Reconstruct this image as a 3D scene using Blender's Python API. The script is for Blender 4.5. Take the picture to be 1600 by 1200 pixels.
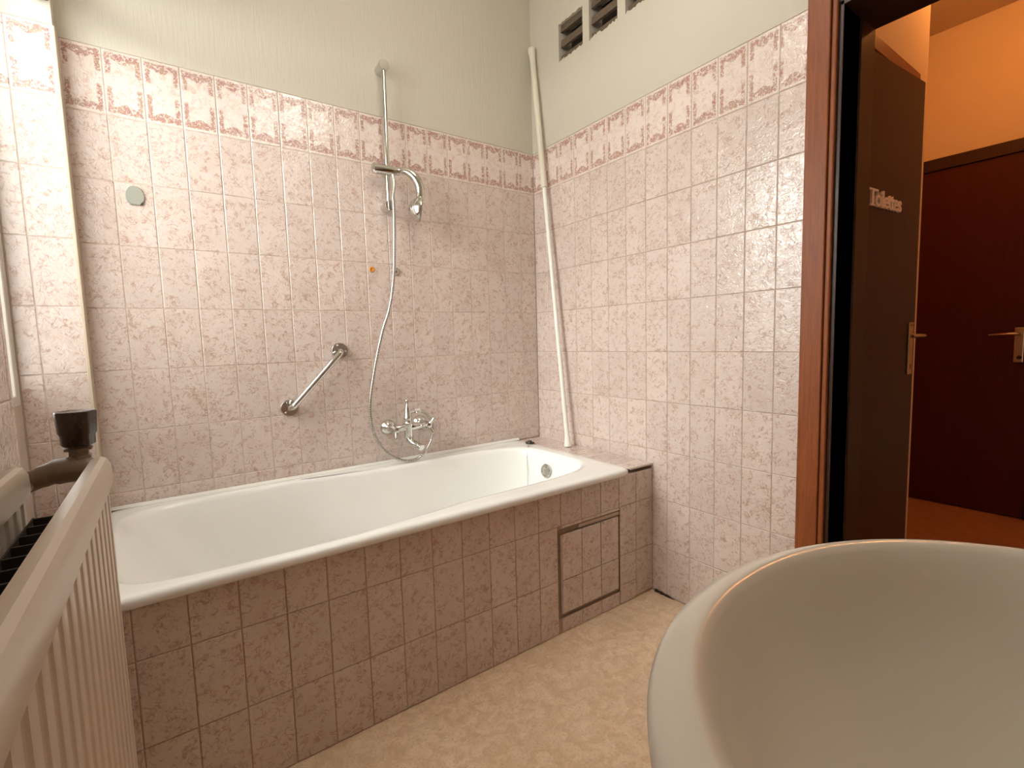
import bpy, bmesh, math, random
from mathutils import Vector, Matrix
random.seed(7)
R = math.radians
sc = bpy.context.scene
COL = sc.collection
for o in list(bpy.data.objects):
    bpy.data.objects.remove(o)

# ------------------------------------------------------------------ camera
cam_d = bpy.data.cameras.new('camera')
cam = bpy.data.objects.new('camera', cam_d)
COL.objects.link(cam)
sc.camera = cam
rt = Vector((0.81394019, -0.5802772, -0.02792365))
up = Vector((0.07473055, 0.05691422, 0.99557828))
fw = Vector((0.57612213, 0.81242793, -0.0896892))
cam.matrix_world = Matrix(((rt.x, up.x, -fw.x, -1.6034), (rt.y, up.y, -fw.y, -2.0210),
                           (rt.z, up.z, -fw.z, 1.0629), (0, 0, 0, 1)))
cam_d.sensor_width = 36.0
cam_d.lens = 36.0 * 761.28 / 1600.0
cam_d.clip_start = 0.01
cam_d.clip_end = 50

# ------------------------------------------------------------------ world, lights, exposure
w = bpy.data.worlds.new('sky')
sc.world = w
w.use_nodes = True
bg = w.node_tree.nodes['Background']
bg.inputs[0].default_value = (1.0, 0.97, 0.92, 1)
bg.inputs[1].default_value = 2.0


def area(name, loc, rot, sx, sy, power, color, spread=180):
    d = bpy.data.lights.new(name, 'AREA')
    d.shape = 'RECTANGLE'
    d.size, d.size_y = sx, sy
    d.energy = power
    d.color = color
    d.spread = R(spread)
    o = bpy.data.objects.new(name, d)
    o.location = loc
    o.rotation_euler = rot
    COL.objects.link(o)
    return o


# daylight spread by the window of the left wall, at its pane
area('window_daylight', (-1.9535, -0.525, 1.5975), (0, R(-90), 0), 1.295, 0.802, 1.2, (1.0, 0.98, 0.955))
# brighter sky higher up, shining down through the same window
area('sky_daylight', (-3.1, -0.62, 2.75), (0, R(-52), 0), 1.6, 2.2, 410, (1.0, 0.98, 0.955))
# added fill light above the frame, lifts the floor, tub and basin
d = bpy.data.lights.new('fill_light', 'POINT')
d.energy = 13
d.color = (1.0, 0.95, 0.87)
d.shadow_soft_size = 0.22
o = bpy.data.objects.new('fill_light', d)
o.location = (-0.90, -1.10, 2.50)
COL.objects.link(o)
# warm bulb of the hallway
d = bpy.data.lights.new('hall_bulb', 'POINT')
d.energy = 14
d.color = (1.0, 0.40, 0.10)
d.shadow_soft_size = 0.05
o = bpy.data.objects.new('hall_bulb', d)
o.location = (1.35, -1.53, 2.66)
COL.objects.link(o)

sc.view_settings.view_transform = 'Standard'
sc.view_settings.look = 'None'
sc.view_settings.gamma = 1.0
sc.view_settings.use_curve_mapping = False
sc.view_settings.exposure = 0.20
sc.cycles.max_bounces = 10
sc.cycles.diffuse_bounces = 6
sc.cycles.sample_clamp_indirect = 6.0
sc.cycles.use_denoising = True

# ------------------------------------------------------------------ material helpers


class NT:
    def __init__(self, name):
        self.m = bpy.data.materials.new(name)
        self.m.use_nodes = True
        self.t = self.m.node_tree
        self.b = self.t.nodes['Principled BSDF']

    def n(self, kind, **kw):
        nd = self.t.nodes.new(kind)
        for k, v in kw.items():
            setattr(nd, k, v)
        return nd

    def l(self, a, b):
        self.t.links.new(a, b)

    def val(self, x, sock):
        if isinstance(x, (int, float)):
            sock.default_value = x
        elif isinstance(x, tuple):
            sock.default_value = x
        else:
            self.l(x, sock)

    def math(self, op, a, b=0.0, c=None, clamp=False):
        nd = self.n('ShaderNodeMath', operation=op)
        nd.use_clamp = clamp
        self.val(a, nd.inputs[0])
        self.val(b, nd.inputs[1])
        if c is not None:
            self.val(c, nd.inputs[2])
        return nd.outputs[0]

    def noise(self, vec, scale, detail=3.0, rough=0.5, dist=0.0):
        nd = self.n('ShaderNodeTexNoise')
        nd.inputs['Scale'].default_value = scale
        nd.inputs['Detail'].default_value = detail
        nd.inputs['Roughness'].default_value = rough
        nd.inputs['Distortion'].default_value = dist
        if vec is not None:
            self.l(vec, nd.inputs['Vector'])
        return nd.outputs['Fac']

    def smooth(self, x, a, b):
        nd = self.n('ShaderNodeMapRange', interpolation_type='SMOOTHSTEP')
        self.val(x, nd.inputs[0])
        nd.inputs[1].default_value = a
        nd.inputs[2].default_value = b
        return nd.outputs[0]

    def mix(self, f, a, b):
        nd = self.n('ShaderNodeMix', data_type='RGBA')
        self.val(f, nd.inputs[0])
        for v, s in ((a, nd.inputs[6]), (b, nd.inputs[7])):
            if isinstance(v, tuple):
                s.default_value = (*v, 1)
            else:
                self.l(v, s)
        return nd.outputs[2]

    def bump(self, h, strength, dist=0.002):
        nd = self.n('ShaderNodeBump')
        nd.inputs['Strength'].default_value = strength
        nd.inputs['Distance'].default_value = dist
        self.l(h, nd.inputs['Height'])
        self.l(nd.outputs[0], self.b.inputs['Normal'])

    def set(self, color=None, rough=None, metal=None, spec=None):
        if color is not None:
            s = self.b.inputs['Base Color']
            if isinstance(color, tuple):
                s.default_value = (*color, 1)
            else:
                self.l(color, s)
        if rough is not None:
            self.val(rough, self.b.inputs['Roughness'])
        if metal is not None:
            self.b.inputs['Metallic'].default_value = metal
        if spec is not None:
            self.b.inputs['Specular IOR Level'].default_value = spec
        return self.m


def mapped(m, scale=(1, 1, 1), rnd=False):
    tc = m.n('ShaderNodeTexCoord')
    mp = m.n('ShaderNodeMapping')
    mp.inputs['Scale'].default_value = scale
    m.l(tc.outputs['Object'], mp.inputs[0])
    if rnd:
        oi = m.n('ShaderNodeObjectInfo')
        cb = m.n('ShaderNodeCombineXYZ')
        m.l(m.math('MULTIPLY', oi.outputs['Random'], 37.0), cb.inputs[0])
        m.l(m.math('MULTIPLY', oi.outputs['Random'], 91.0), cb.inputs[1])
        m.l(m.math('MULTIPLY', oi.outputs['Random'], 53.0), cb.inputs[2])
        m.l(cb.outputs[0], mp.inputs['Location'])
        return mp.outputs[0], tc.outputs['Object'], oi.outputs['Random']
    return mp.outputs[0]


def plain(name, color, rough=0.5, metal=0.0, var=0.06, scale=18.0, bump=0.0, bscale=60.0, stretch=(1, 1, 1)):
    m = NT(name)
    v = mapped(m, stretch)
    f = m.noise(v, scale, 4, 0.6)
    lo = tuple(c * (1 - var) for c in color)
    hi = tuple(min(1, c * (1 + var)) for c in color)
    m.set(m.mix(f, lo, hi), m.math('MULTIPLY_ADD', f, 0.12, rough - 0.06), metal)
    if bump:
        m.bump(m.noise(v, bscale, 3, 0.6), bump)
    return m.m


TILE_A = (0.655, 0.548, 0.500)
TILE_B = (0.460, 0.310, 0.245)


def tile_mat(name, border=False):
    m = NT(name)
    v, loc, rnd = mapped(m, (1, 1, 1), rnd=True)
    n1 = m.noise(v, 42, 3, 0.55, 1.4)
    ridge = m.math('SUBTRACT', 1.0, m.smooth(m.math('ABSOLUTE', m.math('SUBTRACT', n1, 0.5)), 0.006, 0.050))
    mask = m.smooth(m.noise(v, 30, 2, 0.5), 0.42, 0.58)
    veins = m.math('MULTIPLY', ridge, mask)
    blobs = m.math('MULTIPLY', m.smooth(m.noise(v, 60, 3, 0.55, 1.0), 0.54, 0.66), 0.60)
    cloud = m.math('MULTIPLY', m.smooth(m.noise(v, 11, 3, 0.5), 0.45, 0.75), 0.22)
    f = m.math('ADD', m.math('MULTIPLY', veins, 0.65), m.math('ADD', blobs, cloud), clamp=True)
    tone = m.mix(rnd, tuple(c * 0.95 for c in TILE_A), tuple(min(1, c * 1.04) for c in TILE_A))
    col = m.mix(f, tone, TILE_B)
    if border:
        sp = m.n('ShaderNodeSeparateXYZ')
        m.l(loc, sp.inputs[0])
        ax = m.math('ABSOLUTE', sp.outputs[0])
        z = sp.outputs[2]
        az = m.math('ABSOLUTE', z)
        white = m.mix(0.45, tone, (0.86, 0.76, 0.70))
        col = m.mix(f, white, (0.62, 0.45, 0.39))
        # distance to the edge of the tile, wobbled, thicker towards the middle of the short sides
        dx = m.math('SUBTRACT', 0.0485, ax)
        dz = m.math('SUBTRACT', 0.0985, az)
        swag = m.math('MULTIPLY', m.smooth(ax, 0.030, 0.0), 0.012)
        nb = m.math('MULTIPLY', m.math('SUBTRACT', m.noise(v, 120, 2), 0.5), 0.012)
        dz2 = m.math('ADD', dz, nb)
        dx2 = m.math('ADD', dx, nb)
        band_z = m.math('MULTIPLY', m.smooth(dz2, 0.007, 0.010),
                        m.smooth(m.math('SUBTRACT', dz2, swag), 0.029, 0.024))
        band_x = m.math('MULTIPLY', m.smooth(dx2, 0.004, 0.006), m.smooth(dx2, 0.020, 0.015))
        gap = m.smooth(m.math('ADD', m.math('ABSOLUTE', m.math('SUBTRACT', z, 0.008)), nb), 0.015, 0.024)
        band_x = m.math('MULTIPLY', band_x, gap)
        inz = m.smooth(dz2, 0.006, 0.009)
        inx = m.smooth(dx2, 0.003, 0.005)
        frame = m.math('MAXIMUM', m.math('MULTIPLY', band_z, inx), m.math('MULTIPLY', band_x, inz))
        vo = m.n('ShaderNodeTexVoronoi')
        vo.inputs['Scale'].default_value = 135
        m.l(v, vo.inputs['Vector'])
        ring = m.smooth(vo.outputs['Distance'], 0.10, 0.24)
        ring2 = m.smooth(vo.outputs['Distance'], 0.74, 0.58)
        leaf = m.smooth(m.noise(v, 210, 2), 0.28, 0.44)
        fl = m.math('MULTIPLY', m.math('MULTIPLY', frame, m.math('MAXIMUM', m.math('MULTIPLY', ring, ring2), 0.18)), leaf)
        fl = m.math('MULTIPLY', fl, 0.80)
        hue = m.mix(m.smooth(m.noise(v, 70, 1), 0.42, 0.58), (0.35, 0.125, 0.11), (0.36, 0.20, 0.12))
        col = m.mix(fl, col, hue)
    m.set(col, 0.17, 0.0, 0.6)
    h = m.math('ADD', m.noise(v, 55, 3, 0.55, 1.2), m.math('MULTIPLY', f, -0.35))
    m.b.inputs['Coat Weight'].default_value = 0.6
    m.b.inputs['Coat Roughness'].default_value = 0.10
    m.bump(h, 0.40, 0.0035)
    m.l(m.b.inputs['Normal'].links[0].from_socket, m.b.inputs['Coat Normal'])
    return m.m


def wood_mat(name, dark, light, rough=0.35, spec=0.25, stretch=(26, 26, 1.2)):
    m = NT(name)
    v = mapped(m, stretch)
    f = m.noise(v, 6, 6, 0.65, 0.6)
    g = m.noise(v, 34, 3, 0.6)
    k = m.math('MULTIPLY_ADD', g, 0.35, m.math('MULTIPLY', f, 0.75), clamp=True)
    m.set(m.mix(m.smooth(k, 0.3, 0.75), dark, light), m.math('MULTIPLY_ADD', f, 0.18, rough - 0.08), 0, spec)
    m.bump(k, 0.08, 0.001)
    return m.m


def wall_paper_mat():
    m = NT('painted_wallpaper')
    v = mapped(m, (130, 130, 9))
    v2 = mapped(m)
    f = m.noise(v, 1.0, 4, 0.6, 0.6)
    c = m.noise(v2, 3, 3)
    m.set(m.mix(c, (0.555, 0.515, 0.425), (0.595, 0.555, 0.465)), 0.75)
    m.bump(f, 0.55, 0.0022)
    return m.m


def floor_mat(name, a, b, c):
    m = NT(name)
    v = mapped(m)
    f = m.noise(v, 26, 5, 0.65, 0.8)
    g = m.noise(v, 150, 3, 0.6)
    h = m.noise(v, 4, 3)
    col = m.mix(m.smooth(f, 0.32, 0.68), a, b)
    col = m.mix(m.math('MULTIPLY', m.smooth(g, 0.52, 0.66), 0.45), col, c)
    col = m.mix(m.math('MULTIPLY', m.smooth(h, 0.4, 0.7), 0.25), col, tuple(x * 0.8 for x in a))
    m.set(col, 0.5)
    m.bump(g, 0.12, 0.001)
    return m.m


def enamel(name, color, rough=0.18):
    m = NT(name)
    v = mapped(m)
    f = m.noise(v, 5, 4, 0.6)
    m.set(m.mix(f, tuple(c * 0.96 for c in color), color), m.math('MULTIPLY_ADD', f, 0.14, rough - 0.06), 0, 0.5)
    m.b.inputs['Coat Weight'].default_value = 0.25
    m.b.inputs['Coat Roughness'].default_value = 0.08
    return m.m


def basin_mat():
    m = NT('beige_ceramic')
    v = mapped(m)
    f = m.noise(v, 5, 4, 0.6)
    vo = m.n('ShaderNodeTexVoronoi')
    vo.inputs['Scale'].default_value = 17
    m.l(v, vo.inputs['Vector'])
    n = m.noise(v, 80, 2)
    s = m.math('MULTIPLY', m.smooth(vo.outputs['Distance'], 0.10, 0.04), m.smooth(n, 0.46, 0.54))
    col = m.mix(f, (0.67, 0.64, 0.57), (0.71, 0.68, 0.61))
    m.set(m.mix(m.math('MULTIPLY', s, 0.5), col, (0.8, 0.74, 0.66)), m.math('MULTIPLY_ADD', f, 0.1, 0.14), 0, 0.5)
    return m.m


def glass_mat():
    m = NT('window_glass')
    t = m.n('ShaderNodeBsdfTransparent')
    t.inputs[0].default_value = (0.95, 0.97, 0.96, 1)
    g = m.n('ShaderNodeBsdfGlossy')
    g.inputs['Roughness'].default_value = 0.05
    fr = m.n('ShaderNodeFresnel')
    mx = m.n('ShaderNodeMixShader')
    m.l(fr.outputs[0], mx.inputs[0])
    m.l(t.outputs[0], mx.inputs[1])
    m.l(g.outputs[0], mx.inputs[2])
    out = [x for x in m.t.nodes if x.type == 'OUTPUT_MATERIAL'][0]
    tl = m.n('ShaderNodeBsdfTranslucent')
    tl.inputs[0].default_value = (0.95, 0.97, 0.96, 1)
    fz = m.n('ShaderNodeMixShader')          # translucency added so the pane shows bright at a grazing angle
    fz.inputs[0].default_value = 0.28
    m.l(mx.outputs[0], fz.inputs[1])
    m.l(tl.outputs[0], fz.inputs[2])
    m.l(fz.outputs[0], out.inputs[0])
    return m.m


M = {}
M['tile'] = tile_mat('pink_marbled_tile')
M['border'] = tile_mat('rose_garland_tile', True)
M['grout'] = plain('cream_grout', (0.56, 0.46, 0.39), 0.85, var=0.12, scale=30, bump=0.3, bscale=200)
M['grout_grey'] = plain('grey_brown_grout', (0.44, 0.36, 0.29), 0.85, var=0.12, scale=30, bump=0.3, bscale=200)
M['grout_dark'] = plain('dirty_grout', (0.42, 0.28, 0.21), 0.9, var=0.2, scale=30, bump=0.3, bscale=200)
M['paper'] = wall_paper_mat()
M['paint'] = plain('cream_paint', (0.56, 0.52, 0.435), 0.75, var=0.03, scale=4, bump=0.1, bscale=90)
M['ceiling'] = plain('ceiling_paint', (0.72, 0.68, 0.58), 0.85, var=0.03, scale=4)
M['floor'] = floor_mat('speckled_beige_lino', (0.72, 0.52, 0.335), (0.88, 0.70, 0.51), (0.52, 0.34, 0.20))
M['hall_floor'] = floor_mat('brown_hall_floor', (0.36, 0.15, 0.06), (0.42, 0.19, 0.08), (0.28, 0.11, 0.04))
M['hall_wall'] = plain('hall_plaster', (0.70, 0.52, 0.30), 0.8, var=0.04, scale=5, bump=0.15, bscale=120)
M['wood_frame'] = wood_mat('varnished_red_wood', (0.17, 0.045, 0.014), (0.30, 0.090, 0.028), 0.42)
M['wood_dark'] = wood_mat('dark_brown_wood', (0.030, 0.013, 0.008), (0.060, 0.026, 0.015), 0.35)
M['wood_door'] = wood_mat('dark_door_veneer', (0.046, 0.024, 0.018), (0.080, 0.045, 0.036), 0.34, 0.10)
M['wood_maho'] = wood_mat('mahogany_veneer', (0.048, 0.006, 0.003), (0.075, 0.010, 0.004), 0.40)
M['enamel'] = enamel('white_enamel', (0.88, 0.88, 0.85))
M['basin'] = basin_mat()
M['chrome'] = plain('chrome', (0.66, 0.65, 0.62), 0.10, 1.0, var=0.03)
M['dull_chrome'] = plain('dull_chrome', (0.52, 0.51, 0.47), 0.26, 1.0, var=0.08)
M['brass'] = plain('pale_brass', (0.62, 0.48, 0.30), 0.32, 1.0, var=0.08)
M['white_plastic'] = plain('white_plastic', (0.83, 0.82, 0.76), 0.35, var=0.03)
M['cream_plastic'] = plain('cream_plastic', (0.70, 0.66, 0.55), 0.4, var=0.03)
M['rubber'] = plain('black_rubber', (0.03, 0.022, 0.016), 0.45, var=0.2)
M['orange'] = plain('orange_plastic', (0.58, 0.22, 0.015), 0.4, var=0.1)
M['grey_plastic'] = plain('grey_plastic', (0.30, 0.30, 0.25), 0.5, var=0.08)
M['rad'] = plain('old_cream_radiator_paint', (0.58, 0.50, 0.42), 0.35, var=0.08, scale=14, bump=0.05, bscale=120)
M['rad_dark'] = plain('dark_radiator_inside', (0.055, 0.038, 0.026), 0.8, var=0.2)  # inside of the radiator, much darker than its panels
M['valve'] = plain('painted_valve_metal', (0.24, 0.17, 0.115), 0.45, var=0.15, scale=40)
M['knob'] = plain('dark_brown_bakelite', (0.045, 0.028, 0.018), 0.28, var=0.15)
M['slat_brown'] = plain('dusty_brown_slat', (0.13, 0.092, 0.062), 0.9, var=0.3, scale=50, bump=0.5, bscale=120)  # one even brown for every slat
M['void'] = plain('painted_hole_and_screw', (0.035, 0.02, 0.012), 0.9, var=0.2)  # near-black put in for the shade of holes and gaps; also screws
M['win_frame'] = plain('window_frame_paint', (0.62, 0.58, 0.52), 0.4, var=0.05)
M['glass'] = glass_mat()
M['mortar'] = plain('grey_panel_mortar', (0.30, 0.225, 0.165), 0.9, var=0.2, scale=40, bump=0.5, bscale=150)
M['letter'] = plain('pale_wooden_letter', (0.92, 0.80, 0.66), 0.5, var=0.08)
M['bead'] = plain('beige_edge_bead', (0.56, 0.47, 0.36), 0.5, var=0.05)

# ------------------------------------------------------------------ mesh helpers


def obj(name, bm, m, parent=None, smooth=False, kind=None, label=None, cat=None, group=None, loc=None, angle=None):
    me = bpy.data.meshes.new(name)
    bmesh.ops.recalc_face_normals(bm, faces=bm.faces)
    bm.to_mesh(me)
    bm.free()
    for x in (m if isinstance(m, (list, tuple)) else [m]):
        me.materials.append(M[x])
    if smooth:
        me.polygons.foreach_set('use_smooth', [True] * len(me.polygons))
        if angle:
            me.set_sharp_from_angle(angle=R(angle))
    ob = bpy.data.objects.new(name, me)
    COL.objects.link(ob)
    if loc:
        ob.location = loc
    if parent:
        ob.parent = parent
    if kind:
        ob['kind'] = kind
    if label:
        ob['label'] = label
    if cat:
        ob['category'] = cat
    if group:
        ob['group'] = group
    return ob


def thing(name, label, cat, loc=(0, 0, 0), group=None, kind=None):
    e = bpy.data.objects.new(name, None)
    e.empty_display_size = 0.05
    COL.objects.link(e)
    e.location = loc
    e['label'] = label
    e['category'] = cat
    if group:
        e['group'] = group
    if kind:
        e['kind'] = kind
    return e


def keep(child, parent):
    """parent without moving (only translated parents are used)"""
    child.parent = parent
    child.location = child.location - parent.location
    return child


def box(bm, x0, x1, y0, y1, z0, z1, bevel=0.0, seg=1, mi=0):
    r = bmesh.ops.create_cube(bm, size=1.0)
    vs = r['verts']
    for v in vs:
        v.co = Vector((x0 + (v.co.x + .5) * (x1 - x0), y0 + (v.co.y + .5) * (y1 - y0), z0 + (v.co.z + .5) * (z1 - z0)))
    fs = set(f for v in vs for f in v.link_faces)
    for f in fs:
        f.material_index = mi
    if bevel:
        es = set(e for v in vs for e in v.link_edges)
        bmesh.ops.bevel(bm, geom=list(es), offset=bevel, segments=seg, affect='EDGES', profile=0.5)
    return bm


def nb():
    return bmesh.new()


def frame_of(d):
    d = d.normalized()
    a = Vector((0, 0, 1)) if abs(d.z) < 0.9 else Vector((1, 0, 0))
    u = d.cross(a).normalized()
    return u, d.cross(u).normalized()


def tube(bm, pts, rad, n=12, caps=True, squash=None):
    """pts: list of Vector; rad: number or list"""
    pts = [Vector(p) for p in pts]
    rads = rad if isinstance(rad, (list, tuple)) else [rad] * len(pts)
    rings = []
    u = None
    for i, p in enumerate(pts):
        d = (pts[min(i + 1, len(pts) - 1)] - pts[max(i - 1, 0)]).normalized()
        if u is None:
            u, _ = frame_of(d)
        u = (u - d * u.dot(d)).normalized()
        vv = d.cross(u)
        rings.append([bm.verts.new(p + (u * math.cos(2 * math.pi * k / n) + vv * math.sin(2 * math.pi * k / n)) * rads[i])
                      for k in range(n)])
    for a, b in zip(rings, rings[1:]):
        for k in range(n):
            bm.faces.new((a[k], a[(k + 1) % n], b[(k + 1) % n], b[k]))
    if caps:
        bm.faces.new(rings[0][::-1])
        bm.faces.new(rings[-1])
    return bm


def lathe(bm, p0, axis, prof, n=24):
    """prof: list of (distance along axis, radius)"""
    p0 = Vector(p0)
    d = Vector(axis).normalized()
    u, v = frame_of(d)
    rings = []
    for t, r in prof:
        if r < 1e-6:
            rings.append([bm.verts.new(p0 + d * t)])
        else:
            rings.append([bm.verts.new(p0 + d * t + (u * math.cos(2 * math.pi * k / n) + v * math.sin(2 * math.pi * k / n)) * r)
                          for k in range(n)])
    for a, b in zip(rings, rings[1:]):
        for k in range(n):
            k2 = (k + 1) % n
            if len(a) == 1 and len(b) == 1:
                continue
            if len(a) == 1:
                bm.faces.new((a[0], b[k2], b[k]))
            elif len(b) == 1:
                bm.faces.new((a[k], a[k2], b[0]))
            else:
                bm.faces.new((a[k], a[k2], b[k2], b[k]))
    if len(rings[0]) > 1:
        bm.faces.new(rings[0][::-1])
    if len(rings[-1]) > 1:
        bm.faces.new(rings[-1])
    return bm


def catmull(pts, sub=8):
    pts = [Vector(p) for p in pts]
    out = []
    P = [pts[0]] + pts + [pts[-1]]
    for i in range(1, len(P) - 2):
        for s in range(sub):
            t = s / sub
            a, b, c, d_ = P[i - 1], P[i], P[i + 1], P[i + 2]
            out.append(0.5 * ((2 * b) + (c - a) * t + (2 * a - 5 * b + 4 * c - d_) * t * t + (3 * b - a - 3 * c + d_) * t ** 3))
    out.append(pts[-1])
    return out


# tiles: a pillow-edged slab, front face towards local -Y at y = 0, shared between alike tiles
TILE_ME = {}


def tile_mesh(wd, ht, mat):
    key = (round(wd, 4), round(ht, 4), mat)
    if key in TILE_ME:
        return TILE_ME[key]
    bm = nb()
    g = 0.0011
    a, b = wd / 2 - g, ht / 2 - g
    e = 0.0016
    front = [(-a + e, 0, -b + e), (a - e, 0, -b + e), (a - e, 0, b - e), (-a + e, 0, b - e)]
    mid = [(-a, 0.0012, -b), (a, 0.0012, -b), (a, 0.0012, b), (-a, 0.0012, b)]
    back = [(-a, 0.006, -b), (a, 0.006, -b), (a, 0.006, b), (-a, 0.006, b)]
    L = [[bm.verts.new(p) for p in q] for q in (front, mid, back)]
    bm.faces.new(L[0])
    for s in (0, 1):
        for k in range(4):
            bm.faces.new((L[s][k], L[s + 1][k], L[s + 1][(k + 1) % 4], L[s][(k + 1) % 4]))
    bm.faces.new(L[2][::-1])
    bmesh.ops.recalc_face_normals(bm, faces=bm.faces)
    me = bpy.data.meshes.new('tile')
    bm.to_mesh(me)
    bm.free()
    me.materials.append(M[mat])
    TILE_ME[key] = me
    return me


def tile(parent, p, wd, ht, rz=0.0, mat='tile', name='tile', rx=0.0):
    o = bpy.data.objects.new(name, tile_mesh(wd, ht, mat))
    COL.objects.link(o)
    o.parent = parent
    j = random.uniform
    o.location = Vector(p) - parent.location + Vector((j(-.0002, .0002), j(-.0002, .0002), j(-.0002, .0002)))
    o.rotation_euler = (rx + R(j(-.22, .22)), 0, rz + R(j(-.3, .3)))
    return o


# ================================================================== STRUCTURE
CEIL = 2.77
ST = 'structure'

# floor of the bathroom
floor = obj('floor', box(nb(), -1.95, 0.0, -2.62, 0.03, -0.05, 0.0), 'floor', kind=ST,
            label='speckled beige linoleum floor between the bath and the washbasin', cat='floor')
obj('floor_hall', box(nb(), 0.0, 2.4, -2.9, 0.6, -0.05, 0.0), 'hall_floor', kind=ST,
    label='orange brown floor of the hallway beyond the doorway', cat='floor')
obj('ceiling', box(nb(), -2.0, 0.0, -2.62, 0.1, CEIL, CEIL + 0.05), 'ceiling', kind=ST,
    label='plain ceiling over the bathroom', cat='ceiling')
obj('ceiling_hall', box(nb(), 0.0, 2.4, -2.9, 0.6, CEIL, CEIL + 0.05), 'hall_wall', kind=ST,
    label='orange lit ceiling of the hallway', cat='ceiling')

# long wall behind the bath: grout bed up to 2 m, ribbed wallpaper above
bm = nb()
box(bm, -2.0, 0.0, 0.0016, 0.1, 0.0, 2.0, mi=0)
box(bm, -2.0, 0.0, -0.0005, 0.1, 2.0, CEIL, mi=1)
wa = obj('wall_back', bm, ['grout', 'paper'], kind=ST,
         label='long wall behind the bath with pink tiles under cream ribbed wallpaper', cat='wall')
PA = 0.10002
XA = [-(0.0927 + k * PA) for k in range(0, 19)]        # joints from the corner outwards
edges = [0.0] + [x for x in XA if x > -1.80] + [-1.7935]
edges = sorted(set(round(e, 5) for e in edges), reverse=True)
edges = [e for i, e in enumerate(edges) if i == 0 or edges[i - 1] - e > 0.012]
for x1, x0 in zip(edges, edges[1:]):
    for j in range(0, 8):
        z1 = 2.0 - 0.2 * j
        z0 = max(1.8 - 0.2 * j, 0.545)
        tile(wa, ((x0 + x1) / 2, 0.0, (z0 + z1) / 2), x1 - x0, z1 - z0, 0, 'border' if j == 0 else 'tile')

# right wall with three vent openings and the doorway
VENTS = [(-0.372, -0.213), (-0.574, -0.412), (-0.776, -0.616)]
VZ0, VZ1 = 2.347, 2.515
DY1, DY0, DTOP = -1.400, -2.230, 1.985
bm = nb()
T = 0.20


def wbox(bm, y0, y1, z0, z1, mi, x0=0.0):
    box(bm, x0, T, y0, y1, z0, z1, mi=mi)


wbox(bm, DY1, 0.1, 0.0, 2.0, 0, 0.0016)
wbox(bm, DY1, 0.1, 2.0, VZ0, 1, -0.0005)
ys = [0.1]
for a, b in VENTS:
    ys += [b, a]
ys += [DY1]
for i in range(0, len(ys), 2):
    wbox(bm, ys[i + 1], ys[i], VZ0, VZ1, 1, -0.0005)
for a, b in VENTS:
    box(bm, 0.09, T, a, b, VZ0, VZ1, mi=1)
wbox(bm, DY1, 0.1, VZ1, CEIL, 1, -0.0005)
wbox(bm, DY0, DY1, DTOP, CEIL, 1, -0.0005)
wbox(bm, -2.62, DY0, 0.0, CEIL, 1, -0.0005)
wb = obj('wall_right', bm, ['grout_grey', 'paint'], kind=ST,
         label='right wall with pink tiles, three vent holes and the doorway', cat='wall')
PB = 0.10294
YB = [-(0.0955 + k * PB) for k in range(0, 12)]
edges = [0.0] + YB + [-1.312]
for y1, y0 in zip(edges, edges[1:]):
    for j in range(0, 10):
        z1 = 2.0 - 0.2 * j
        z0 = z1 - 0.2
        tile(wb, (0.0, (y0 + y1) / 2, (z0 + z1) / 2 + (0.002 if j == 9 else 0)), y1 - y0, 0.2 - (0.006 if j == 9 else 0),
             R(-90), 'border' if j == 0 else 'tile')

# torn joint at the foot of the right wall, its gap's shade coloured near-black
bm = nb()
pts = [(-0.757, .0075), (-0.768, .013), (-0.781, .008), (-0.792, .012), (-0.806, .007), (-0.822, .0085), (-0.838, .004), (-0.852, .0)]
vt = [bm.verts.new((-0.003, y, z)) for y, z in pts]
vb = [bm.verts.new((-0.003 - h * .6, y, 0.0004)) for y, h in pts]
vq = [bm.verts.new((0.002, y, 0.0004)) for y, z in pts]
for k in range(len(pts) - 1):
    bm.faces.new((vt[k], vb[k], vb[k + 1], vt[k + 1]))
    bm.faces.new((vt[k], vt[k + 1], vq[k + 1], vq[k]))
obj('broken_joint', bm, 'void', floor)

# left wall, window niche from y=-0.06 to y=-0.98
WX, NX = -1.795, -1.950
NY1, NY0 = -0.060, -0.982
SILL, HEAD = 0.915, 2.30
bm = nb()
box(bm, WX + 0.0016, NX - 0.2, NY1 + .0016, 0.1, 0, 2.0, mi=0)      # pier beside the corner
box(bm, WX, NX - 0.2, NY1, 0.1, 2.0, CEIL, mi=1)
box(bm, WX - 0.0016, NX - 0.2, -2.62, NY0 - .0016, 0, 2.0, mi=0)
box(bm, WX, NX - 0.2, -2.62, NY0, 2.0, CEIL, mi=1)
box(bm, NX - 0.2, NX, NY0, NY1, 0.0, SILL, mi=0)                     # breast under the window
box(bm, NX - 0.2, WX, NY0, NY1, HEAD, CEIL, mi=1)
wl = obj('wall_left', bm, ['grout', 'paint'], kind=ST,
         label='left wall with the tiled window niche beside the radiator', cat='wall')
# tiles on the far reveal of the niche
rx = [WX - 0.0005, -1.8975, NX + 0.002]
for j in range(0, 9):
    z1 = 2.0 - 0.2 * j
    for a, b in zip(rx, rx[1:]):
        tile(wl, ((a + b) / 2, NY1, z1 - 0.1), a - b, 0.2, 0, 'border' if j == 0 else 'tile')
# beige bead on the pier edge
obj('edge_bead', box(nb(), WX - .004, WX + .0045, NY1 - .0015, -0.001, 0.5, 2.0, 0.0015), 'bead', wl)
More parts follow.
